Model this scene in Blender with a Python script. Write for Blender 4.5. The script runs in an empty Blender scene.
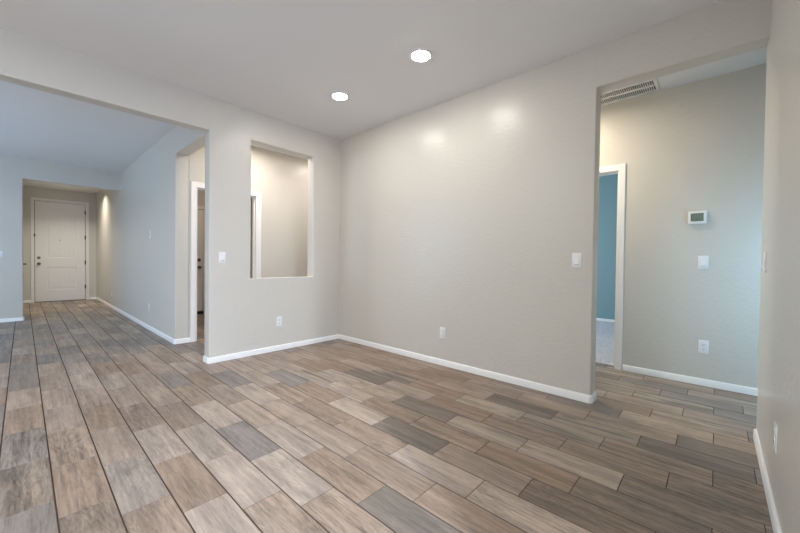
import bpy, bmesh, math, random
from mathutils import Vector, Matrix

C = bpy.context.scene.collection
random.seed(7)

# ------------------------------------------------------------------ camera
F_PX, YAW, PITCH, ROLL = 345.368, math.radians(42.4692), math.radians(-0.8708), math.radians(0.6779)
CAM = Vector((3.8487, -2.9625, 1.0818))
fw = Vector((-math.sin(YAW) * math.cos(PITCH), math.cos(YAW) * math.cos(PITCH), math.sin(PITCH)))
rt = Vector((math.cos(YAW), math.sin(YAW), 0)); up = rt.cross(fw)
r2 = rt * math.cos(ROLL) + up * math.sin(ROLL); u2 = -rt * math.sin(ROLL) + up * math.cos(ROLL)
cam_data = bpy.data.cameras.new('camera'); cam_data.sensor_width = 36; cam_data.lens = F_PX / 800 * 36
cam_data.clip_start = 0.02; cam_data.clip_end = 100
cam = bpy.data.objects.new('camera', cam_data); C.objects.link(cam)
m = Matrix((r2, u2, -fw)).transposed().to_4x4(); m.translation = CAM; cam.matrix_world = m
bpy.context.scene.camera = cam

# ------------------------------------------------------------------ world, exposure
world = bpy.data.worlds.new('world'); bpy.context.scene.world = world; world.use_nodes = True
world.node_tree.nodes['Background'].inputs[0].default_value = (0.55, 0.68, 0.9, 1)
world.node_tree.nodes['Background'].inputs[1].default_value = 0.5
vs = bpy.context.scene.view_settings
vs.view_transform = 'Standard'; vs.look = 'None'; vs.gamma = 1; vs.use_curve_mapping = False
vs.exposure = 0.0
bpy.context.scene.cycles.max_bounces = 14; bpy.context.scene.cycles.diffuse_bounces = 10
bpy.context.scene.cycles.use_denoising = True

# ------------------------------------------------------------------ lights
def area(name, loc, target, sx, sy, power, col, spread=180):
    d = bpy.data.lights.new(name, 'AREA'); d.shape = 'RECTANGLE'; d.size = sx; d.size_y = sy
    d.energy = power; d.color = col; d.spread = math.radians(spread)
    o = bpy.data.objects.new(name, d); C.objects.link(o); o.location = loc
    o.rotation_euler = (Vector(target) - Vector(loc)).to_track_quat('-Z', 'Y').to_euler()
    return o
def downlight(name, loc, power, col, size=0.13, spread=180):
    d = bpy.data.lights.new(name, 'AREA'); d.shape = 'DISK'; d.size = size; d.energy = power; d.color = col
    d.spread = math.radians(spread)
    o = bpy.data.objects.new(name, d); C.objects.link(o); o.location = loc
    return o
DAY = (0.62, 0.78, 1.0); WARM = (1.0, 0.80, 0.58); SOFT = (1.0, 0.92, 0.82)
# daylight through the windows behind the camera, the foyer's side window, the hall's end and the bedroom
area('slider_light', (8.62, -4.5, 1.2), (0, -2.2, 1.25), 3.0, 2.2, 80, (0.15, 0.43, 1.0))
area('foyer_window_light', (-2.6, -5.88, 1.45), (-2.6, 0, 1.35), 2.4, 1.7, 70, (0.52, 0.74, 1.0))
area('hall_window_light', (4.72, 0.17, 0.8), (4.50, 1.15, 0.5), 0.8, 1.3, 26, (0.38, 0.71, 1.0))
area('bedroom_window_light', (0.2, 3.0, 1.5), (3.0, 2.6, 0.6), 1.6, 1.4, 70, (0.78, 0.95, 1.0))
# ceiling lamps, and unseen fill lights added among them
RL = [(1.02, -0.80), (2.066, -0.797)]
for x, y in ((6.0, -3.0), (7.6, -4.0)): downlight('great_room_fill', (x, y, 2.735), 310, (0.76, 0.87, 1.0))  # unseen fill lights, added in the great room for ambient light
downlight('rear_fill', (1.5, -5.3, 2.735), 84, (0.95, 0.98, 0.95), size=0.4)  # unseen fill, added behind the camera to lift the right wall
downlight('vestibule_lamp', (-6.65, -2.1, 2.735), 19, (1.0, 0.92, 0.76), spread=130)
downlight('passage_light', (-0.62, -0.78, 2.735), 16, (1.0, 0.91, 0.81), spread=172); downlight('passage_light', (-0.62, 0.5, 2.735), 8, (1.0, 0.91, 0.81))  # the second is a fill added to brighten the passage wall's right part
downlight('utility_lamp', (-2.5, -0.7, 2.735), 10, (1.0, 0.82, 0.65))
downlight('hall_lamp', (2.57, 0.56, 2.735), 22, (1.0, 0.88, 0.71), spread=172)
LAMP_GLOW = 226.0

# ------------------------------------------------------------------ helpers
def tag(o, label=None, cat=None, group=None, kind=None):
    if label: o['label'] = label
    if cat: o['category'] = cat
    if group: o['group'] = group
    if kind: o['kind'] = kind
    return o
def obj(name, bm, mat, parent=None, smooth=None):
    me = bpy.data.meshes.new(name)
    bmesh.ops.recalc_face_normals(bm, faces=bm.faces[:]) if smooth != 'keep' else None
    bm.to_mesh(me); bm.free()
    for mm in (mat if isinstance(mat, (list, tuple)) else [mat]): me.materials.append(mm)
    o = bpy.data.objects.new(name, me); C.objects.link(o)
    if smooth not in (None, 'keep'):
        for p in me.polygons: p.use_smooth = True
        md = None
        try:
            me.set_sharp_from_angle(angle=math.radians(smooth))
        except Exception: pass
    if parent: o.parent = parent
    return o
def empty(name, loc=(0, 0, 0), rot=None):
    o = bpy.data.objects.new(name, None); o.empty_display_size = 0.1; C.objects.link(o); o.location = loc
    if rot is not None: o.rotation_euler = rot
    return o
def box(bm, x0, x1, y0, y1, z0, z1, bevel=0, seg=2):
    r = bmesh.ops.create_cube(bm, size=1)
    for v in r['verts']:
        v.co = Vector(((x0 + x1) / 2 + v.co.x * (x1 - x0), (y0 + y1) / 2 + v.co.y * (y1 - y0), (z0 + z1) / 2 + v.co.z * (z1 - z0)))
    if bevel:
        es = list({e for v in r['verts'] for e in v.link_edges})
        bmesh.ops.bevel(bm, geom=es, offset=bevel, segments=seg, profile=0.5, affect='EDGES')
def lathe(bm, prof, n=32, axis='Y', origin=(0, 0, 0)):
    """prof: (radius, height along axis) pairs"""
    o = Vector(origin); rings = []
    for r, h in prof:
        ring = []
        for i in range(n):
            a = 2 * math.pi * i / n
            c, s = r * math.cos(a), r * math.sin(a)
            p = {'Y': (c, h, s), 'Z': (c, s, h), 'X': (h, c, s)}[axis]
            ring.append(bm.verts.new(o + Vector(p)))
        rings.append(ring)
    for a, b in zip(rings, rings[1:]):
        for i in range(n): bm.faces.new((a[i], a[(i + 1) % n], b[(i + 1) % n], b[i]))
    bm.faces.new(rings[0]); bm.faces.new(rings[-1])
def cellwall(name, ax, lo, hi, us, zs, solid, mat, rounded=None, rad=0.018):
    """A wall slab: ax='x' has its thickness lo..hi along x and runs along y; ax='y' the other way round.
    us, zs are cuts; solid(u, z) tells whether the cell at that centre is wall. rounded(p) picks corner edges to round."""
    bm = bmesh.new(); V = {}
    def v(t, i, j):
        k = (t, i, j)
        if k not in V:
            p = (lo if t == 0 else hi)
            V[k] = bm.verts.new((p, us[i], zs[j]) if ax == 'x' else (us[i], p, zs[j]))
        return V[k]
    S = lambda i, j: 0 <= i < len(us) - 1 and 0 <= j < len(zs) - 1 and solid((us[i] + us[i + 1]) / 2, (zs[j] + zs[j + 1]) / 2)
    for i in range(len(us) - 1):
        for j in range(len(zs) - 1):
            if not S(i, j): continue
            for t in (0, 1): bm.faces.new((v(t, i, j), v(t, i + 1, j), v(t, i + 1, j + 1), v(t, i, j + 1)))
            if not S(i - 1, j): bm.faces.new((v(0, i, j), v(1, i, j), v(1, i, j + 1), v(0, i, j + 1)))
            if not S(i + 1, j): bm.faces.new((v(0, i + 1, j), v(1, i + 1, j), v(1, i + 1, j + 1), v(0, i + 1, j + 1)))
            if not S(i, j - 1): bm.faces.new((v(0, i, j), v(1, i, j), v(1, i + 1, j), v(0, i + 1, j)))
            if not S(i, j + 1): bm.faces.new((v(0, i, j + 1), v(1, i, j + 1), v(1, i + 1, j + 1), v(0, i + 1, j + 1)))
    bmesh.ops.recalc_face_normals(bm, faces=bm.faces[:])
    if rounded:
        es = []
        for e in bm.edges:
            if len(e.link_faces) == 2 and e.calc_face_angle(0) > 1 and rounded((e.verts[0].co + e.verts[1].co) / 2, (e.verts[1].co - e.verts[0].co).normalized()):
                es.append(e)
        if es: bmesh.ops.bevel(bm, geom=es, offset=rad, segments=4, profile=0.5, affect='EDGES')
    o = obj(name, bm, mat, smooth=35)
    o['kind'] = 'structure'
    return o
def sweep(name, path, prof, mat, side=1, parent=None):
    """Sweep a (depth, height) profile along a floor path; depth grows to the right (side=1) or left (-1) of travel."""
    bm = bmesh.new(); P = [Vector(p).to_2d() for p in path]; rings = []
    for i, p in enumerate(P):
        d0 = (P[i] - P[i - 1]).normalized() if i else None
        d1 = (P[i + 1] - P[i]).normalized() if i < len(P) - 1 else None
        n0 = Vector((d0.y, -d0.x)) * side if d0 else None
        n1 = Vector((d1.y, -d1.x)) * side if d1 else None
        if n0 is None: n, k = n1, 1
        elif n1 is None: n, k = n0, 1
        else:
            n = (n0 + n1).normalized(); k = 1 / max(0.3, n.dot(n0))
        rings.append([bm.verts.new((p.x + n.x * a * k, p.y + n.y * a * k, z)) for a, z in prof])
    for a, b in zip(rings, rings[1:]):
        for i in range(len(prof)): bm.faces.new((a[i], a[(i + 1) % len(prof)], b[(i + 1) % len(prof)], b[i]))
    bm.faces.new(rings[0]); bm.faces.new(rings[-1])
    return obj(name, bm, mat, parent, smooth=40)

# ------------------------------------------------------------------ materials
def mat(name, col, rough=0.5, spec=0.5, metal=0, bump=None, emis=None, build=None):
    mt = bpy.data.materials.new(name); mt.use_nodes = True; nt = mt.node_tree; b = nt.nodes['Principled BSDF']
    b.inputs['Base Color'].default_value = (*col, 1); b.inputs['Roughness'].default_value = rough
    b.inputs['Specular IOR Level'].default_value = spec; b.inputs['Metallic'].default_value = metal
    if emis: b.inputs['Emission Color'].default_value = (*emis[0], 1); b.inputs['Emission Strength'].default_value = emis[1]
    if bump:
        scale, strength, dist = bump
        tc = nt.nodes.new('ShaderNodeTexCoord'); n = nt.nodes.new('ShaderNodeTexNoise'); bp = nt.nodes.new('ShaderNodeBump')
        n.inputs['Scale'].default_value = scale; n.inputs['Detail'].default_value = 3; n.inputs['Roughness'].default_value = 0.5
        bp.inputs['Strength'].default_value = strength; bp.inputs['Distance'].default_value = dist
        nt.links.new(tc.outputs['Object'], n.inputs['Vector']); nt.links.new(n.outputs['Fac'], bp.inputs['Height'])
        nt.links.new(bp.outputs['Normal'], b.inputs['Normal'])
    if build: build(nt, b)
    return mt
M_WALL = mat('greige_orange_peel_paint', (0.62, 0.595, 0.545), 0.31, 0.42, bump=(38, 0.55, 0.004))
M_CEIL = mat('ceiling_paint', (0.80, 0.81, 0.83), 0.7, 0.3, bump=(55, 0.16, 0.004))
M_TRIM = mat('white_trim_paint', (0.87, 0.865, 0.86), 0.32, 0.5)
M_DOOR = mat('white_door_paint', (0.80, 0.785, 0.775), 0.38, 0.5)
M_PLATE = mat('white_plastic', (0.82, 0.82, 0.82), 0.3, 0.5)
M_DARK = mat('dark_slot', (0.03, 0.03, 0.03), 0.6)
M_METAL = mat('dark_nickel', (0.20, 0.18, 0.17), 0.32, 0.5, metal=1)
M_BRONZE = mat('dark_bronze', (0.05, 0.045, 0.04), 0.4, 0.5, metal=0.8)
M_LCD = mat('lcd_screen', (0.17, 0.21, 0.16), 0.2, 0.5)
M_LCDSEG = mat('lcd_segments', (0.06, 0.08, 0.06), 0.4)
M_LAMP = mat('lamp_diffuser', (0.9, 0.9, 0.9), 0.5, emis=((1, 0.94, 0.86), LAMP_GLOW))
M_VENT = mat('white_vent_enamel', (0.78, 0.77, 0.75), 0.4)
M_VENTBACK = mat('vent_duct', (0.04, 0.037, 0.03), 0.8)
M_BLUE = mat('slate_blue_bedroom_paint', (0.235, 0.36, 0.405), 0.5, bump=(70, 0.16, 0.003))
M_RUBBER = mat('black_rubber', (0.015, 0.014, 0.013), 0.6)
M_GROUT = mat('brown_grout', (0.072, 0.049, 0.036), 0.85, 0.2)
def carpet_nodes(nt, b):
    tc = nt.nodes.new('ShaderNodeTexCoord'); n = nt.nodes.new('ShaderNodeTexNoise'); r = nt.nodes.new('ShaderNodeValToRGB')
    n.inputs['Scale'].default_value = 45; n.inputs['Detail'].default_value = 5
    r.color_ramp.elements[0].position = 0.35; r.color_ramp.elements[0].color = (0.42, 0.40, 0.44, 1)
    r.color_ramp.elements[1].position = 0.65; r.color_ramp.elements[1].color = (0.60, 0.575, 0.62, 1)
    bp = nt.nodes.new('ShaderNodeBump'); bp.inputs['Strength'].default_value = 0.35; bp.inputs['Distance'].default_value = 0.006
    nt.links.new(tc.outputs['Object'], n.inputs['Vector']); nt.links.new(n.outputs['Fac'], r.inputs['Fac'])
    nt.links.new(r.outputs['Color'], b.inputs['Base Color']); nt.links.new(n.outputs['Fac'], bp.inputs['Height']); nt.links.new(bp.outputs['Normal'], b.inputs['Normal'])
M_CARPET = mat('grey_carpet', (0.4, 0.4, 0.4), 0.95, 0.1, build=carpet_nodes)

def plank_nodes(nt, b):
    N = nt.nodes.new; L = nt.links.new
    def math_(op, a, c=None, clamp=False):
        n = N('ShaderNodeMath'); n.operation = op; n.use_clamp = clamp
        for i, s in enumerate((a, c)):
            if s is None: continue
            if isinstance(s, (int, float)): n.inputs[i].default_value = s
            else: L(s, n.inputs[i])
        return n.outputs[0]
    def mix(kind, fac, a, c):
        n = N('ShaderNodeMix'); n.data_type = 'RGBA'; n.blend_type = kind
        if isinstance(fac, (int, float)): n.inputs[0].default_value = fac
        else: L(fac, n.inputs[0])
        for i, s in ((6, a), (7, c)):
            if isinstance(s, tuple): n.inputs[i].default_value = s
            else: L(s, n.inputs[i])
        return n.outputs[2]
    tone = N('ShaderNodeAttribute'); tone.attribute_name = 'tone'      # tile colour, with some light and shade put in
    rnd = N('ShaderNodeAttribute'); rnd.attribute_name = 'grain'       # x: grain shift, y: grain strength, z: streak amount
    sep = N('ShaderNodeSeparateXYZ'); L(rnd.outputs['Vector'], sep.inputs[0])
    tc = N('ShaderNodeTexCoord')
    cmb = N('ShaderNodeCombineXYZ'); L(math_('MULTIPLY', sep.outputs[0], 37.0), cmb.inputs[2]); L(math_('MULTIPLY', sep.outputs[0], 11.0), cmb.inputs[0])
    add = N('ShaderNodeVectorMath'); add.operation = 'ADD'; L(tc.outputs['Object'], add.inputs[0]); L(cmb.outputs[0], add.inputs[1])
    def noise(sc, scale, detail, rough=0.55, dist=0.0):
        mp = N('ShaderNodeMapping'); mp.inputs['Scale'].default_value = sc; L(add.outputs[0], mp.inputs['Vector'])
        n = N('ShaderNodeTexNoise'); n.inputs['Scale'].default_value = scale; n.inputs['Detail'].default_value = detail
        n.inputs['Roughness'].default_value = rough; n.inputs['Distortion'].default_value = dist
        L(mp.outputs[0], n.inputs['Vector']); return n.outputs['Fac']
    def ramp(f, p0, p1):
        n = N('ShaderNodeMapRange'); n.clamp = True; L(f, n.inputs[0]); n.inputs[1].default_value = p0; n.inputs[2].default_value = p1
        n.interpolation_type = 'SMOOTHSTEP'; return n.outputs[0]
    fine = noise((1.1, 20, 1), 5.0, 6, 0.68, 0.25)         # fine fibres along the plank
    rings = noise((0.8, 5.0, 1), 2.6, 2, 0.5, 1.4)         # cathedral figure
    band = math_('SINE', math_('MULTIPLY', rings, 45.0))
    blotch = noise((0.9, 3.2, 1), 2.8, 3, 0.6, 0.8)        # broad colour drift
    lanes = noise((0.45, 9.0, 1), 2.6, 3, 0.6, 0.35)       # long lighter and darker lanes
    streak = noise((0.55, 5.5, 1), 2.4, 3, 0.55, 0.5)
    speck = noise((3.2, 14, 1), 6, 5, 0.75, 0.8)
    g1 = math_('ADD', math_('MULTIPLY', math_('SUBTRACT', fine, 0.5), 1.25), math_('MULTIPLY', math_('SUBTRACT', lanes, 0.5), math_('ADD', 0.8, math_('MULTIPLY', sep.outputs[1], 0.7))))
    g2 = math_('MULTIPLY', math_('MULTIPLY', band, 0.10), sep.outputs[1])
    g3 = math_('MULTIPLY', math_('SUBTRACT', blotch, 0.5), 0.9)
    g4 = math_('MULTIPLY', math_('SUBTRACT', speck, 0.5), math_('MULTIPLY', sep.outputs[1], 0.9))
    tot = math_('ADD', math_('ADD', g1, g2), math_('ADD', g3, g4))
    val = math_('ADD', 1.0, math_('MULTIPLY', tot, 1.0)); val = math_('MAXIMUM', val, 0.35)
    vc = N('ShaderNodeCombineXYZ')
    for i in range(3): L(val, vc.inputs[i])
    c = mix('MULTIPLY', 1.0, tone.outputs['Color'], vc.outputs[0])
    sm = math_('MULTIPLY', ramp(streak, 0.46, 0.60), sep.outputs[2], clamp=True)
    c = mix('MIX', sm, c, mix('MULTIPLY', 1.0, (0.15, 0.132, 0.118, 1), vc.outputs[0]))
    L(c, b.inputs['Base Color'])
    rr = N('ShaderNodeMapRange'); L(fine, rr.inputs[0]); rr.inputs[1].default_value = 0.2; rr.inputs[2].default_value = 0.8; rr.inputs[3].default_value = 0.38; rr.inputs[4].default_value = 0.55
    L(rr.outputs[0], b.inputs['Roughness'])
    bp = N('ShaderNodeBump'); bp.inputs['Strength'].default_value = 0.25; bp.inputs['Distance'].default_value = 0.002
    L(fine, bp.inputs['Height']); L(bp.outputs['Normal'], b.inputs['Normal'])
M_PLANK = mat('wood_look_tile', (0.3, 0.25, 0.2), 0.45, 0.45, build=plank_nodes)

# ------------------------------------------------------------------ dimensions (metres); the room's far corner is the origin
H = 2.74
YP, TA, ZH = -1.666, 0.144, 2.402          # end of the left wall, its thickness, height of the openings on that side
XO, TB, ZO = 3.151, 0.143, 2.428           # right wall's end, its thickness, opening height
CE = -2.15                                 # where the wall beside the camera ends and the great room opens
XC = 4.0535                                # face of the wall beside the camera
XE, YE1 = -1.178, -1.512                   # end and rear face of the foyer wall
XF, XI = -4.802, -8.081                    # foyer's far wall, front-door wall
YV = -2.96                                 # vestibule's left wall
YD = 1.156                                 # hall's far wall
REAR, FOY = -6.5, -6.0
vert = lambda d: abs(d.z) > 0.9

# ------------------------------------------------------------------ floor: wood-look tile planks
PW, PL_ = 0.1815, 0.4985
OFF = [0.2, 0.367, 0.03]
TONES = {                                   # tile colours of the mixed batch
 'D': (0.140, 0.119, 0.102), 'V': (0.165, 0.150, 0.145), 'G': (0.205, 0.178, 0.160), 'T': (0.292, 0.226, 0.182), 'B': (0.245, 0.176, 0.130),
 'P': (0.325, 0.264, 0.223), 'L': (0.365, 0.298, 0.246), 'R': (0.245, 0.182, 0.140), 'F': (0.235, 0.200, 0.175), 'K': (0.175, 0.134, 0.103), 'S': (0.330, 0.272, 0.220)}
GRAIN = {'D': .5, 'V': .7, 'G': .8, 'T': .7, 'B': .8, 'P': .7, 'L': .9, 'R': 1.25, 'F': 1.2, 'K': 1.5, 'S': .5}
PLANKS = {}
for _r in """0|-2G -1T 0B 1F 2K 3G / 1|-3T -2T -1T 0T 1R 2B 3K / 2|-3G -2P -1P 0T 1B 2T 3F 4R / 3|-4T -3G -2B -1P 0T 1R 2P 3B 4P / 4|-4G -3T -2B -1T 0T 1R 2P 3P 4R / 5|-3G -2T -1T 0G 1R 2P 3V 4P 5R / 6|-1P 0B 1T 2T 3P 4B 5D / 7|-2P -1T 0V 1P 2T 3T 4R 5B / 8|0T 1P 2R 3R 4R 5P 6L / 9|0T 1V 2B 3L 4D 5T 6K / 10|0P 1S 2L 3R 4R 5B 6K / 11|0T 1B 2P 3L 4D 5S 6L 7K / 12|0T 1B 2D 3P 4B 5R 6R 7K / 13|0T 1P 2S 3B 4L 5S 6R 7K / 14|0B 1T 2B 3B 4T 5D 6S 7D / 15|0P 1T 2T 3B 4T 5T 6T 7D / 16|1B 2T 3B 4P 5G 6L 7T / 17|1T 2P 3B 4T 5T 6R 7T / 18|2T 3B 4T 5P 6T 7T / 19|3T 4B 5T 6S 7G / 20|4T 5P 6T 7G""".split(' / '):  # tone per plank; near-left corner ones darkened to imitate light fall-off
    _n, _v = _r.split('|')
    for _p in _v.split(): PLANKS[(int(_n), int(_p[:-1]))] = _p[-1]

def build_floor():
    bm = bmesh.new(); tone = bm.loops.layers.float_color.new('tone'); grain = bm.loops.layers.float_vector.new('grain')
    rng = random.Random(11)
    def laid(x, y):                         # where tiles are laid
        if y < CE: return y > REAR and x > XI - 0.02 and (x > XF or y > -3.7) and not (x < 0 and y < FOY)
        if y < 0.0: return x < 4.3
        return x > -1.3 and y < 1.0 or x > 1.0
    def lay(x0, x1, y0, y1):
        for n in range(math.floor((y0 + 3.05) / PW), math.ceil((y1 + 3.05) / PW)):
            ya, yb = max(y0, -3.05 + n * PW), min(y1, -3.05 + (n + 1) * PW)
            o = OFF[n % 3]
            for k in range(math.floor((x0 - o) / PL_), math.ceil((x1 - o) / PL_)):
                xa, xb = max(x0, o + k * PL_), min(x1, o + (k + 1) * PL_)
                if xb - xa > 0.004 and yb - ya > 0.004 and laid((xa + xb) / 2, (ya + yb) / 2):
                    plank(n, k, xa + 0.0012, xb - 0.0012, ya + 0.0026, yb - 0.0026)
    def plank(n, k, xa, xb, ya, yb):
        r = random.Random(n * 1009 + k * 31 + 5)
        t = PLANKS.get((n, k)) or r.choices('VGTBPRFL', [9, 20, 32, 10, 14, 9, 4, 2] if k > 0 else [16, 32, 24, 6, 12, 5, 4, 1])[0]  # greyer mix on the foyer side: its cool light put into tile tones
        c = (Vector(TONES[t]).lerp(Vector((0.262, 0.203, 0.161)), 0.24)) * 1.10 * r.uniform(0.94, 1.06)
        g = (r.random(), GRAIN[t] * r.uniform(0.6, 1.2), 0.9 if t == 'S' else (0.3 if t in 'RKP' and r.random() < 0.5 else 0.0))
        e = 0.0012
        t4 = [bm.verts.new(p) for p in ((xa + e, ya + e, 0), (xb - e, ya + e, 0), (xb - e, yb - e, 0), (xa + e, yb - e, 0))]
        b4 = [bm.verts.new(p) for p in ((xa, ya, -0.004), (xb, ya, -0.004), (xb, yb, -0.004), (xa, yb, -0.004))]
        fs = [bm.faces.new(t4)] + [bm.faces.new((b4[i], b4[(i + 1) % 4], t4[(i + 1) % 4], t4[i])) for i in range(4)]
        for f in fs:
            f.material_index = 0
            for l in f.loops: l[tone] = (*c, 1); l[grain] = g
    lay(XI, 8.7, REAR, 1.235)
    # mortar bed under the tiles
    r = bmesh.ops.create_cube(bm, size=1)
    x0, x1, y0, y1, z0, z1 = -8.25, 8.85, REAR - 0.15, 1.235, -0.12, -0.0022
    for v in r['verts']: v.co = Vector(((x0 + x1) / 2 + v.co.x * (x1 - x0), (y0 + y1) / 2 + v.co.y * (y1 - y0), (z0 + z1) / 2 + v.co.z * (z1 - z0)))
    for f in {f for v in r['verts'] for f in v.link_faces}: f.material_index = 1
    return obj('floor', bm, [M_PLANK, M_GROUT], smooth='keep')
tag(build_floor(), 'wood-look tile floor of mixed tan, brown and grey planks', 'floor', kind='structure')

bm = bmesh.new(); box(bm, 0.0, 4.4, 1.235, 4.35, -0.12, 0.012)
tag(obj('floor_bedroom', bm, M_CARPET), 'pale grey bedroom carpet seen through the right-hand doorway', 'carpet floor', kind='structure')
bm = bmesh.new(); box(bm, -8.3, 8.9, REAR - 0.2, 4.6, H, H + 0.12)
tag(obj('ceiling', bm, M_CEIL), 'flat light grey ceiling over the rooms', 'ceiling', kind='structure')

# ------------------------------------------------------------------ walls
PX0, PX1, PZ0, PZ1 = -1.236, -0.425, 0.868, 2.414
w = cellwall('wall_left', 'x', -TA, 0, [-5.6, YP, PX0, PX1, 0.0, TB], [0, PZ0, ZH, PZ1, H],
    lambda u, z: not (u < YP and u > -5.6 and z < ZH) and not (PX0 < u < PX1 and PZ0 < z < PZ1), M_WALL,
    lambda p, d: (abs(p.y - YP) < 1e-3 and p.z < ZH and vert(d)) or (PX0 - .001 < p.y < PX1 + .001 and PZ0 - .001 < p.z < PZ1 + .001 and p.y > YP) or (abs(p.z - ZH) < 1e-3 and p.y < YP and abs(d.y) > .9), 0.012)
tag(w, 'left wall with a square pass-through and a wide opening to the foyer', 'wall')
w = cellwall('wall_right', 'y', 0, TB, [0.0, XO, XC], [0, ZO, H], lambda u, z: u < XO or z > ZO, M_WALL,
    lambda p, d: (abs(p.x - XO) < 1e-3 and p.z < ZO and vert(d)) or (abs(p.z - ZO) < 1e-3 and p.x > XO and abs(d.x) > .9), 0.012)
tag(w, 'long blank right wall ending at the tall hall opening', 'wall')
w = cellwall('wall_near', 'x', XC, XC + 0.13, [CE, TB], [0, H], lambda u, z: True, M_WALL, lambda p, d: vert(d) and (abs(p.y - TB) < 1e-3 or abs(p.y - CE) < 1e-3), 0.012)
tag(w, 'near wall running along the right edge of the photo', 'wall')
w = cellwall('wall_hall', 'y', YD, YD + 0.12, [1.2, 2.27, 3.11, 6.5], [0, 2.05, H], lambda u, z: not (2.27 < u < 3.11 and z < 2.05), M_WALL)
tag(w, 'hall wall carrying the thermostat', 'wall')
w = cellwall('wall_hall_end', 'x', 1.08, 1.2, [TB, YD + 0.12], [0, H], lambda u, z: True, M_WALL); tag(w, 'hidden end wall of the hall', 'wall')
w = cellwall('wall_hall_side', 'y', 0.02, TB, [XC + 0.13, 6.5], [0, H], lambda u, z: True, M_WALL); tag(w, 'hall wall behind the near wall', 'wall')
w = cellwall('wall_foyer', 'y', YP, YE1, [XI - 0.12, XE, -TA], [0, ZH, H], lambda u, z: u < XE or z > ZH, M_WALL,
    lambda p, d: (abs(p.x - XE) < 1e-3 and p.z < ZH and vert(d)) or (abs(p.z - ZH) < 1e-3 and p.x > XE and abs(d.x) > .9), 0.012)
tag(w, 'long foyer wall leading to the front door', 'wall')
FY0, FY1, FZ = -1.432, -0.618, 2.032
w = cellwall('wall_passage', 'x', XE - 0.13, XE, [YE1, FY0, FY1, 1.0], [0, FZ, H], lambda u, z: not (FY0 < u < FY1 and z < FZ), M_WALL)
tag(w, 'cream passage wall seen through the pass-through', 'wall')
w = cellwall('wall_passage_end', 'y', 1.0, 1.12, [-3.75, 0.0], [0, H], lambda u, z: True, M_WALL); tag(w, 'hidden end wall of the passage', 'wall')
w = cellwall('wall_passage_back', 'x', -0.12, 0.0, [TB, 1.0], [0, H], lambda u, z: True, M_WALL); tag(w, 'hidden wall between passage and hall', 'wall')
w = cellwall('wall_vestibule', 'x', XF - 0.143, XF, [FOY, YV, YP], [0, ZH, H], lambda u, z: u < YV or z > ZH, M_WALL,
    lambda p, d: (abs(p.y - YV) < 1e-3 and p.z < ZH and vert(d)) or (abs(p.z - ZH) < 1e-3 and p.y > YV and abs(d.y) > .9), 0.012)
tag(w, 'far foyer wall with the opening to the entry vestibule', 'wall')
DY0, DY1, DZ = -2.785, -1.86, 2.445
w = cellwall('wall_front', 'x', XI - 0.14, XI, [YV - 0.12, DY0, DY1, YP], [0, DZ, H], lambda u, z: not (DY0 < u < DY1 and z < DZ), M_WALL)
tag(w, 'vestibule wall holding the front door', 'wall')
w = cellwall('wall_vestibule_side', 'y', YV - 0.12, YV - 0.012, [XI, XF - 0.143], [0, H], lambda u, z: True, M_WALL); tag(w, 'side wall of the vestibule seen edge-on', 'wall')
UX = -3.62                                                    # utility room's far wall
UY0, UY1 = -1.40, -0.52
w = cellwall('wall_utility', 'x', UX - 0.13, UX, [YE1, UY0, UY1, 1.0], [0, 2.06, H], lambda u, z: not (UY0 < u < UY1 and z < 2.06), M_WALL)
tag(w, 'far utility room wall with a white door', 'wall')
w = cellwall('wall_bedroom', 'y', 4.33, 4.45, [0.0, 4.4], [0, H], lambda u, z: True, M_BLUE); tag(w, 'blue bedroom wall beyond the hall doorway', 'wall')
w = cellwall('wall_bedroom_side', 'x', 4.28, 4.4, [YD + 0.12, 4.33], [0, H], lambda u, z: True, M_BLUE); tag(w, 'hidden right bedroom wall', 'wall')
w = cellwall('wall_bedroom_window', 'x', -0.12, 0.0, [YD, 4.33], [0, H], lambda u, z: True, M_BLUE); tag(w, 'hidden window wall of the bedroom', 'wall')
w = cellwall('wall_rear', 'y', REAR - 0.14, REAR, [-0.14, 8.84], [0, H], lambda u, z: True, M_WALL); tag(w, 'rear wall behind the camera', 'wall')
w = cellwall('wall_great_room', 'y', CE, CE + 0.12, [XC + 0.13, 8.84], [0, H], lambda u, z: True, M_WALL); tag(w, 'great room wall behind the near wall', 'wall')
w = cellwall('wall_slider', 'x', 8.7, 8.84, [REAR, -6.0, -3.0, CE], [0, 2.3, H], lambda u, z: not (-6.0 < u < -3.0 and z < 2.3), M_WALL); tag(w, 'great room wall with the glass door opening behind the camera', 'wall')
w = cellwall('wall_foyer_side', 'y', FOY - 0.14, FOY, [XF - .143, -3.8, -1.4, -TA], [0, 0.6, 2.3, H], lambda u, z: not (-3.8 < u < -1.4 and .6 < z < 2.3), M_WALL); tag(w, 'foyer side wall with the window', 'wall')
w = cellwall('wall_left_rear', 'x', -TA, 0, [REAR, -5.6], [0, H], lambda u, z: True, M_WALL); tag(w, 'rear stub of the left wall', 'wall')
w = cellwall('wall_hall_window', 'x', 6.5, 6.62, [0.02, YD + .12], [0, H], lambda u, z: True, M_WALL); tag(w, 'hidden far end of the hall', 'wall')

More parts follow.
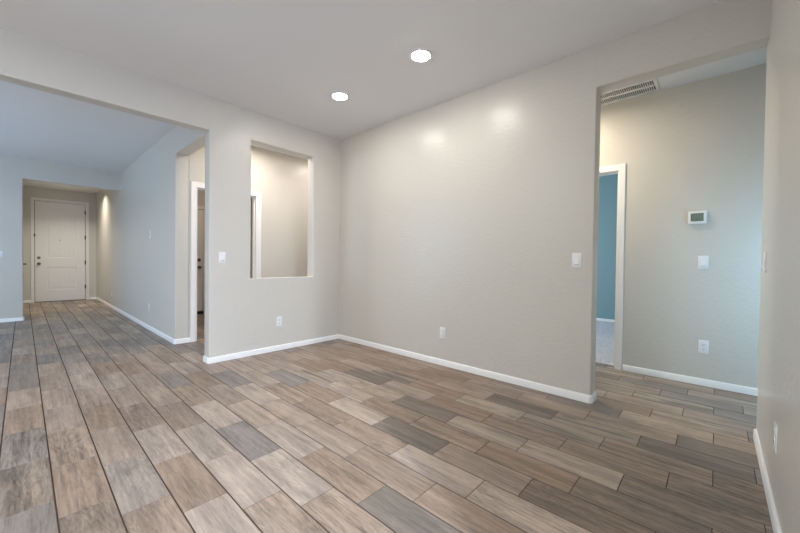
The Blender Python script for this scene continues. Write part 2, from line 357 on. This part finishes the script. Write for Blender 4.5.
# ------------------------------------------------------------------ baseboards
BB = [(0, 0), (0.013, 0), (0.013, 0.050), (0.010, 0.056), (0.006, 0.060), (0, 0.060)]
c = 0.012
def baseboard(name, path, side, label):
    return tag(sweep(name, path, BB, M_TRIM, side), label, 'baseboard', kind='structure')
baseboard('baseboard_left', [(0, -0.0135), (0, YP + c), (-c, YP), (-TA + c, YP), (-TA, YP + c), (-TA, YP + 0.12)], -1, 'white baseboard under the left wall and around its end')
baseboard('baseboard_right', [(0.0, 0), (XO - c, 0), (XO, c), (XO, TB - c), (XO - c, TB), (1.3, TB)], 1, 'white baseboard under the long right wall')
baseboard('baseboard_near', [(XC + 0.12, CE), (XC + c, CE), (XC, CE + c), (XC, TB - c), (XC + c, TB), (XC + 0.12, TB)], -1, 'white baseboard under the near right-edge wall')
baseboard('baseboard_hall', [(3.168, YD), (6.5, YD)], 1, 'white baseboard under the hall wall')
baseboard('baseboard_foyer', [(XI + .0135, YP), (XE - c, YP), (XE, YP + c), (XE, -1.497)], 1, 'white baseboard under the long foyer wall')
baseboard('baseboard_vestibule', [(XF, FOY), (XF, YV - c), (XF - c, YV), (XF - 0.143, YV)], 1, 'white baseboard under the far foyer wall')
baseboard('baseboard_front_left', [(XI, YV), (XI, -2.835)], 1, 'short white baseboard left of the front door')
baseboard('baseboard_front_right', [(XI, -1.80), (XI, YP)], 1, 'short white baseboard right of the front door')
baseboard('baseboard_bedroom', [(0.1, 4.33), (4.2, 4.33)], 1, 'white baseboard on the blue bedroom wall')
baseboard('baseboard_passage', [(XE, -0.55), (XE, 1.0)], 1, 'white baseboard under the passage wall')

# ------------------------------------------------------------------ doorway casings
def casing_bm(inner0, inner1, top, wdt, thick, put, jamb_depth=0, stop=True):
    """U-shaped moulded casing built from a swept profile; put(u, depth, z) maps to the place."""
    bm = bmesh.new()
    prof = [(0, 0), (0, thick * .55), (wdt * .18, thick * .8), (wdt * .75, thick), (wdt * .95, thick * .95), (wdt, thick * .7), (wdt, 0)]
    stations = []
    for (u, z, du, dz) in ((inner0, 0, -1, 0), (inner0, top, -1, 1), (inner1, top, 1, 1), (inner1, 0, 1, 0)):
        stations.append([bm.verts.new(put(u + du * a, t, z + dz * a)) for a, t in prof])
    for a, b in zip(stations, stations[1:]):
        for i in range(len(prof)): bm.faces.new((a[i], a[(i + 1) % len(prof)], b[(i + 1) % len(prof)], b[i]))
    bm.faces.new(stations[0]); bm.faces.new(stations[-1])
    return bm
def jamb_bm(in0, in1, top, put, d0, d1, th=0.016, stop=0.012):
    bm = bmesh.new()
    def bx(u0, u1, a, b, z0, z1):
        vs_ = [bm.verts.new(put(u, d, z)) for u in (u0, u1) for d in (a, b) for z in (z0, z1)]
        for f in ((0, 1, 3, 2), (4, 6, 7, 5), (0, 4, 5, 1), (2, 3, 7, 6), (0, 2, 6, 4), (1, 5, 7, 3)): bm.faces.new([vs_[i] for i in f])
    bx(in0 - th, in0, d0, d1, 0, top + th); bx(in1, in1 + th, d0, d1, 0, top + th); bx(in0, in1, d0, d1, top, top + th)
    if stop:
        dm = (d0 + d1) / 2
        bx(in0, in0 + stop, dm - .018, dm + .018, 0, top); bx(in1 - stop, in1, dm - .018, dm + .018, 0, top); bx(in0 + stop, in1 - stop, dm - .018, dm + .018, top - stop, top)
    return bm
# hall doorway (to the bedroom)
t = empty('trim_1', (2.69, YD, 0)); tag(t, 'white casing around the bedroom doorway in the hall', 'door casing', kind='structure')
t2 = lambda P: (lambda u, d, z: (Vector(P(u, d, z))))
def child(name, bm, mt, par, smooth=None):
    bm.transform(Matrix.Translation(-par.location)); return obj(name, bm, mt, par, smooth)
child('casing', casing_bm(2.283, 3.098, 2.038, 0.06, 0.016, lambda u, d, z: (u, YD - d, z)), M_TRIM, t, 40)
child('jamb', jamb_bm(2.288, 3.093, 2.032, lambda u, d, z: (u, YD + d, z), 0.0, 0.12), M_TRIM, t)
# passage doorway (to the utility room)
t = empty('trim_2', (XE, -1.02, 0)); tag(t, 'white casing around the passage doorway left of the pass-through', 'door casing', kind='structure')
child('casing', casing_bm(-1.427, -0.623, 2.018, 0.066, 0.016, lambda u, d, z: (XE + d, u, z)), M_TRIM, t, 40)
child('jamb', jamb_bm(-1.416, -0.634, 2.012, lambda u, d, z: (XE - d, u, z), 0.0, 0.13), M_TRIM, t)

# ------------------------------------------------------------------ panelled doors
def panel_slab_bm(w_, h_, th, panels, front=1):
    """Door leaf in local coords: u 0..w, z 0..h, face at depth 0, body behind. panels: list of outlines (u, z) CCW."""
    bm = bmesh.new()
    def P(u, d, z): return bm.verts.new((u, d, z))
    outer = [P(0, 0, 0), P(w_, 0, 0), P(w_, 0, h_), P(0, 0, h_)]
    back = [P(0, th, 0), P(w_, th, 0), P(w_, th, h_), P(0, th, h_)]
    edges = [bm.edges.new((outer[i], outer[(i + 1) % 4])) for i in range(4)]
    bm.faces.new(back)
    for i in range(4): bm.faces.new((outer[i], outer[(i + 1) % 4], back[(i + 1) % 4], back[i]))
    for pan in panels:
        cx = sum(p[0] for p in pan) / len(pan); cz = sum(p[1] for p in pan) / len(pan)
        us_ = [p[0] for p in pan]; zs_ = [p[1] for p in pan]; W2 = (max(us_) - min(us_)) / 2; H2 = (max(zs_) - min(zs_)) / 2
        mu = (max(us_) + min(us_)) / 2; mz = (max(zs_) + min(zs_)) / 2
        def ring(k, d): return [P(mu + (u - mu) * (1 - k / W2), d, mz + (z - mz) * (1 - k / H2)) for u, z in pan]
        r0 = ring(0, 0); edges += [bm.edges.new((r0[i], r0[(i + 1) % len(r0)])) for i in range(len(r0))]
        prev = r0
        for k, d in ((0.006, 0.007), (0.014, 0.010), (0.024, 0.010), (0.040, 0.003)):
            cur = ring(k, d)
            for i in range(len(cur)): bm.faces.new((prev[i], prev[(i + 1) % len(cur)], cur[(i + 1) % len(cur)], cur[i]))
            prev = cur
        # raised field of vertical boards with V grooves
        fu0 = min(v.co.x for v in prev); fu1 = max(v.co.x for v in prev); fz0 = min(v.co.z for v in prev)
        top = sorted([(v.co.x, v.co.z) for v in prev if v.co.z > mz])
        def zt(u):
            for (a, za), (b_, zb) in zip(top, top[1:]):
                if a - 1e-6 <= u <= b_ + 1e-6: return za + (zb - za) * ((u - a) / max(1e-6, b_ - a))
            return top[-1][1]
        nb = max(3, round((fu1 - fu0) / 0.085)); g = 0.0035
        stat = []
        for i in range(nb):
            a = fu0 + (fu1 - fu0) * i / nb + (g if i else 0); b_ = fu0 + (fu1 - fu0) * (i + 1) / nb - (g if i < nb - 1 else 0)
            for q in range(4): stat.append((a + (b_ - a) * q / 3, 0.003))
            if i < nb - 1: stat.append((b_ + g, 0.0065))
        cols = [(P(u, d, fz0), P(u, d, zt(u))) for u, d in stat]
        for a, b_ in zip(cols, cols[1:]): bm.faces.new((a[0], b_[0], b_[1], a[1]))
    bmesh.ops.triangle_fill(bm, edges=edges, use_beauty=True)
    bmesh.ops.remove_doubles(bm, verts=bm.verts[:], dist=1e-5)
    return bm
def rect(u0, u1, z0, z1): return [(u0, z0), (u1, z0), (u1, z1), (u0, z1)]
def arch(u0, u1, z0, z1, rise, n=16):
    pts = [(u0, z0), (u1, z0)]
    for i in range(n + 1):
        s = 1 - 2 * i / n; pts.append(((u0 + u1) / 2 + s * (u1 - u0) / 2, z1 + rise * (1 - s * s)))
    return pts
def place(bm, M): bm.transform(M); return bm
# facing +x: u runs along +y, depth runs to -x
MX = lambda x, y, z: Matrix.Translation((x, y, z)) @ Matrix(((0, -1, 0, 0), (1, 0, 0, 0), (0, 0, 1, 0), (0, 0, 0, 1)))

def knob_bm(r=0.027):
    bm = bmesh.new(); lathe(bm, [(0.033, 0), (0.033, -0.006), (0.030, -0.010), (0.013, -0.012), (0.011, -0.030), (0.018, -0.036), (r, -0.046), (r * 1.02, -0.055), (r * .85, -0.064), (r * .45, -0.068)], 28); return bm
def bolt_bm():
    bm = bmesh.new(); lathe(bm, [(0.032, 0), (0.032, -0.008), (0.028, -0.013), (0.014, -0.014)], 28)
    box(bm, -0.006, 0.006, -0.032, -0.012, -0.016, 0.016, 0.003); return bm

d = empty('door_1', (XI, -2.3235, 0)); tag(d, 'tall white front door with arched upper panel at the end of the vestibule', 'front door', kind='structure')
SW, SH = 0.885, 2.409
loc = lambda bm: bm
leaf = panel_slab_bm(SW, SH, 0.044, [arch(0.19, SW - 0.165, 1.055, 2.225, 0.055), rect(0.19, SW - 0.165, 0.275, 0.83)])
# leaf stands in the frame, its face 12 mm behind the wall's face
leaf.transform(MX(XI - 0.012, -2.766, 0.012))
lf = child('door_leaf', leaf, M_DOOR, d, 30)
def on_leaf(bm, u, z, name, mt, x=XI - 0.012, y0=-2.766, sm=40):
    bm.transform(MX(x, y0 + u, z)); bm.transform(Matrix.Translation(-d.location)); return obj(name, bm, mt, d, sm)
on_leaf(knob_bm(), 0.062, 0.921, 'door_knob', M_METAL); on_leaf(bolt_bm(), 0.062, 1.064, 'deadbolt', M_METAL)
bm = bmesh.new(); lathe(bm, [(0.011, 0), (0.011, -0.004), (0.006, -0.005)], 20); on_leaf(bm, 0.43, 1.5, 'door_viewer', M_METAL)
for z in (2.227, 1.594, 0.954, 0.338):
    bm = bmesh.new(); lathe(bm, [(0.009, -0.052), (0.009, 0.052)], 16, 'Z', (0.890, -0.008, 0)); box(bm, 0.876, 0.904, -0.003, 0.002, -0.05, 0.05)
    on_leaf(bm, 0, z, 'hinge', M_BRONZE)
for z, nm in ((1.60, 'guard_latch'),):
    bm = bmesh.new(); box(bm, -0.020, 0.006, -0.022, -0.002, -0.03, 0.03, 0.004); on_leaf(bm, 0, z, nm, M_BRONZE)
for z in (0.921, 1.064):
    bm = bmesh.new(); box(bm, -0.012, -0.002, -0.004, 0.0, -0.03, 0.03, 0.001); on_leaf(bm, 0, z, 'strike_plate', M_METAL)
child('casing', casing_bm(-2.782, -1.865, 2.437, 0.055, 0.016, lambda u, dd, z: (XI + dd, u, z)), M_DOOR, d, 40)
child('door_frame', jamb_bm(-2.775, -1.872, 2.430, lambda u, dd, z: (XI - dd, u, z), 0.0, 0.13, 0.009, 0), M_DOOR, d)
bm = bmesh.new(); box(bm, XI - 0.10, XI + 0.004, -2.775, -1.872, 0.0005, 0.012, 0.003); child('threshold', bm, M_BRONZE, d)
bm = bmesh.new(); box(bm, XI - 0.13, XI - 0.066, -2.775, -1.872, 0.0125, 2.43); child('gap_shade_backing', bm, M_RUBBER, d)  # black sheet behind the leaf, stands in for shade in the gap

# side door of the vestibule, seen edge-on: its casing edge and lever show
d = empty('door_2', (-6.4, YV - 0.012, 0)); tag(d, 'vestibule side door seen edge-on, only its casing and lever show', 'door', kind='structure')
bm = bmesh.new(); box(bm, -6.95, -6.05, YV - 0.012, YV - 0.007, 0.012, 2.03); child('door_leaf', bm, M_DOOR, d)
child('casing', casing_bm(-6.955, -6.045, 2.035, 0.06, 0.010, lambda u, dd, z: (u, YV - 0.012 + dd, z)), M_TRIM, d, 40)
bm = bmesh.new(); lathe(bm, [(0.032, 0.005), (0.032, 0.012), (0.012, 0.014), (0.012, 0.055)], 24, 'Y', (-6.88, YV - 0.012, 0.93))
box(bm, -6.89, -6.77, YV + 0.036, YV + 0.052, 0.921, 0.939, 0.005); child('lever_handle', bm, M_BRONZE, d, 40)

# door at the far side of the utility room
d = empty('door_3', (UX, -0.96, 0)); tag(d, 'white utility room door with dark knob and deadbolt, glimpsed through the passage doorway', 'door', kind='structure')
lw = 0.815
leaf = panel_slab_bm(lw, 1.99, 0.044, [rect(0.13, lw - 0.13, 1.05, 1.86), rect(0.13, lw - 0.13, 0.25, 0.83)])
leaf.transform(MX(UX - 0.012, -1.375, 0.055)); child('door_leaf', leaf, M_DOOR, d, 30)
on_leaf(knob_bm(), lw - 0.065, 0.915, 'door_knob', M_METAL, UX - 0.012, -1.375); on_leaf(bolt_bm(), lw - 0.068, 1.06, 'deadbolt', M_METAL, UX - 0.012, -1.375)
for z in (0.915, 1.06):
    bm = bmesh.new(); box(bm, lw + 0.002, lw + 0.013, -0.004, 0.0, -0.03, 0.03, 0.001); on_leaf(bm, 0, z, 'strike_plate', M_METAL, UX - 0.012, -1.375)
child('casing', casing_bm(-1.388, -0.547, 2.056, 0.06, 0.016, lambda u, dd, z: (UX + dd, u, z)), M_DOOR, d, 40)
child('door_frame', jamb_bm(-1.379, -0.556, 2.047, lambda u, dd, z: (UX - dd, u, z), 0.0, 0.12, 0.013, 0), M_DOOR, d)
bm = bmesh.new(); box(bm, UX - 0.09, UX + 0.03, -1.379, -0.556, 0.0005, 0.05, 0.004); child('threshold', bm, M_RUBBER, d)

# ------------------------------------------------------------------ switches and outlets, built facing -y around the origin
def cover(par, w_=0.071, h_=0.117):
    bm = bmesh.new(); box(bm, -w_ / 2, w_ / 2, -0.006, 0, -h_ / 2, h_ / 2, 0.0028, 3); return obj('cover_plate', bm, M_PLATE, par, 40)
def screws(par, zs_):
    for z in zs_:
        bm = bmesh.new(); lathe(bm, [(0.0034, -0.0055), (0.0034, -0.0072), (0.002, -0.0076)], 12, 'Y', (0, 0, z)); box(bm, -0.0028, 0.0028, -0.0079, -0.0073, z - 0.0005, z + 0.0005)
        obj('screw', bm, M_PLATE, par, 40)
def make_switch(label):
    r = empty('light_switch'); tag(r, label, 'light switch', 'white rocker light switches'); cover(r)
    bm = bmesh.new(); box(bm, -0.0175, 0.0175, -0.0072, -0.005, -0.0345, 0.0345, 0.0008); fr = obj('rocker_frame', bm, M_PLATE, r)
    bm = bmesh.new()
    prof = [(-0.0065, -0.032), (-0.0125, -0.031), (-0.0105, -0.004), (-0.0085, 0.012), (-0.0078, 0.032), (-0.0065, 0.032)]
    a = [bm.verts.new((-0.0152, y, z)) for y, z in prof]; b = [bm.verts.new((0.0152, y, z)) for y, z in prof]
    for i in range(6): bm.faces.new((a[i], a[(i + 1) % 6], b[(i + 1) % 6], b[i]))
    bm.faces.new(a); bm.faces.new(b)
    rk = obj('rocker', bm, M_PLATE, r)
    bm = bmesh.new(); box(bm, -0.0165, 0.0165, -0.0077, -0.0066, -0.0338, -0.032); obj('shadow_gap', bm, M_DARK, rk)
    screws(r, (-0.0485, 0.0485)); return r
def make_outlet(label):
    r = empty('power_outlet'); tag(r, label, 'power outlet', 'white duplex power outlets'); cover(r)
    for z in (-0.0195, 0.0195):
        bm = bmesh.new(); n = 24; ring = []
        for i in range(n):
            a = 2 * math.pi * i / n; ring.append((max(-0.0172, min(0.0172, 0.0195 * math.cos(a))), z + max(-0.0142, min(0.0142, 0.0165 * math.sin(a)))))
        f = [bm.verts.new((x, -0.0085, zz)) for x, zz in ring]; g = [bm.verts.new((x, -0.005, zz)) for x, zz in ring]
        bm.faces.new(f); bm.faces.new(g)
        for i in range(n): bm.faces.new((f[i], f[(i + 1) % n], g[(i + 1) % n], g[i]))
        rc = obj('receptacle', bm, M_PLATE, r)
        bm = bmesh.new()
        box(bm, -0.0078, -0.0054, -0.0090, -0.0080, z - 0.001, z + 0.008); box(bm, 0.0054, 0.0074, -0.0090, -0.0080, z, z + 0.0075)
        lathe(bm, [(0.0028, -0.0080), (0.0028, -0.0090)], 12, 'Y', (0, 0, z - 0.0072)); obj('slots', bm, M_DARK, rc)
    screws(r, (0,)); return r
def dup(root, label, loc, rotz):
    r = root.copy(); C.objects.link(r); r['label'] = label; r.location = loc; r.rotation_euler = (0, 0, rotz)
    for ch in list(root.children):
        k = ch.copy(); C.objects.link(k); k.parent = r
        for g in list(ch.children):
            q = g.copy(); C.objects.link(q); q.parent = k
    return r
R90 = math.pi / 2
sw = make_switch('white rocker switch on the long right wall beside the hall opening'); sw.location = (3.035, 0, 1.105)
dup(sw, 'white rocker switch on the hall wall below the thermostat', (3.763, YD, 1.104), 0)
dup(sw, 'white rocker switch on the left wall between foyer opening and pass-through', (0, -1.54, 1.10), R90)
dup(sw, 'white switch seen almost edge-on, upper plate on the near right-edge wall', (XC, -0.135, 1.10), -R90)
dup(sw, 'white switch on the far foyer wall at the left edge of the photo', (XF, -3.215, 1.12), R90)
ol = make_outlet('white power outlet low on the long right wall'); ol.location = (1.756, 0, 0.337)
dup(ol, 'white power outlet low on the hall wall below the rocker switch', (3.779, YD, 0.347), 0)
dup(ol, 'white power outlet low on the left wall under the pass-through', (0, -0.891, 0.345), R90)
dup(ol, 'white power outlet low on the near right-edge wall, seen almost edge-on', (XC, -0.79, 0.348), -R90)
dup(ol, 'white power outlet low on the foyer wall below the small wall plate', (-2.487, YP, 0.338), 0)
dup(ol, 'white power outlet at the vestibule end of the foyer wall, near the front door', (-5.74, YP, 0.305), 0)
# small wall plate with a dark hole, on the foyer wall
wp = empty('wall_plate', (-2.44, YP, 1.443)); tag(wp, 'small white wall plate with a dark hole, chest-high on the foyer wall', 'wall plate')
cover(wp); bm = bmesh.new(); lathe(bm, [(0.0075, -0.0055), (0.0075, -0.0085), (0.005, -0.0088)], 20, 'Y', (0, 0, -0.004)); obj('jack', bm, M_DARK, wp, 40); screws(wp, (-0.0415, 0.0415))

# ------------------------------------------------------------------ thermostat
th = empty('thermostat', (3.716, YD, 1.508)); tag(th, 'white thermostat with a grey-green screen on the hall wall', 'thermostat')
bm = bmesh.new(); box(bm, -0.060, 0.060, -0.008, 0, -0.052, 0.052, 0.003); obj('back_plate', bm, M_PLATE, th, 40)
bm = bmesh.new(); box(bm, -0.065, 0.065, -0.028, -0.008, -0.0575, 0.0575, 0.005, 3); hs = obj('housing', bm, M_PLATE, th, 40)
bm = bmesh.new(); box(bm, -0.046, 0.042, -0.0285, -0.027, -0.0345, 0.036, 0.0005); obj('bezel', bm, M_DARK, th)
bm = bmesh.new(); box(bm, -0.043, 0.039, -0.0292, -0.0284, -0.0315, 0.033); sc = obj('screen', bm, M_LCD, th)
bm = bmesh.new()
for x0, x1, z0, z1 in ((-0.010, 0.004, -0.014, -0.010), (-0.012, 0.002, -0.026, -0.022), (-0.034, -0.022, -0.028, -0.025), (0.012, 0.032, -0.028, -0.026)): box(bm, x0, x1, -0.0295, -0.0291, z0, z1)
obj('segments', bm, M_LCDSEG, sc)

# ------------------------------------------------------------------ recessed ceiling lights
def make_light(label):
    r = empty('recessed_light'); tag(r, label, 'ceiling light', 'recessed ceiling lights')
    bm = bmesh.new(); n = 48
    prof = [(0.070, -0.004), (0.074, -0.010), (0.084, -0.010), (0.094, -0.005), (0.096, 0.0), (0.070, 0.0)]
    rings = [[bm.verts.new((q * math.cos(2 * math.pi * i / n), q * math.sin(2 * math.pi * i / n), z)) for i in range(n)] for q, z in prof]
    for a, b in zip(rings, rings[1:] + rings[:1]):
        for i in range(n): bm.faces.new((a[i], a[(i + 1) % n], b[(i + 1) % n], b[i]))
    obj('trim_ring', bm, M_PLATE, r, 40)
    bm = bmesh.new(); lathe(bm, [(0.070, -0.002), (0.069, -0.008), (0.055, -0.014), (0.030, -0.018), (0.008, -0.019)], 40, 'Z'); obj('diffuser', bm, M_LAMP, r, 60)
    return r
rl = make_light('lit round recessed ceiling light nearer the far corner'); rl.location = (RL[0][0], RL[0][1], H)
dup(rl, 'lit round recessed ceiling light nearer the camera, the larger of two', (RL[1][0], RL[1][1], H), 0)

# ------------------------------------------------------------------ hall ceiling vent
vx0, vx1, vy0, vy1 = 2.80, 3.428, 0.800, 1.120
v = empty('ceiling_vent', ((vx0 + vx1) / 2, (vy0 + vy1) / 2, H)); tag(v, 'white louvred air vent in the hall ceiling', 'air vent')
def vchild(name, bm, mt): bm.transform(Matrix.Translation(-v.location)); return obj(name, bm, mt, v, 40)
bm = bmesh.new(); fb = 0.030
for a in ((vx0, vx1, vy0, vy0 + 0.062), (vx0, vx1, vy1 - fb, vy1), (vx0, vx0 + fb, vy0 + 0.062, vy1 - fb), (vx1 - fb, vx1, vy0 + 0.062, vy1 - fb)): box(bm, *a, H - 0.010, H - 0.0005, 0.003)
vchild('frame', bm, M_VENT)
bm = bmesh.new(); box(bm, vx0 + .02, vx1 - .02, vy0 + .015, vy1 - .02, H - 0.0016, H - 0.0004); vchild('duct_backing', bm, M_VENTBACK)
ym = 0.974
bm = bmesh.new(); box(bm, vx0 + fb, vx1 - fb, ym - 0.016, ym + 0.016, H - 0.009, H - 0.0018, 0.001); vchild('center_bar', bm, M_VENT)
for ya, yb in ((vy0 + 0.062, ym - 0.016), (ym + 0.016, vy1 - fb)):
    bm = bmesh.new(); x = vx0 + fb + 0.006
    while x < vx1 - fb - 0.004:
        vs_ = [bm.verts.new(p) for p in ((x, ya, H - 0.0095), (x + 0.0012, ya, H - 0.0095), (x + 0.0072, ya, H - 0.002), (x + 0.006, ya, H - 0.002), (x, yb, H - 0.0095), (x + 0.0012, yb, H - 0.0095), (x + 0.0072, yb, H - 0.002), (x + 0.006, yb, H - 0.002))]
        for f in ((0, 1, 2, 3), (4, 5, 6, 7), (0, 1, 5, 4), (1, 2, 6, 5), (2, 3, 7, 6), (3, 0, 4, 7)): bm.faces.new([vs_[i] for i in f])
        x += 0.0165
    vchild('louver_row', bm, M_VENT)
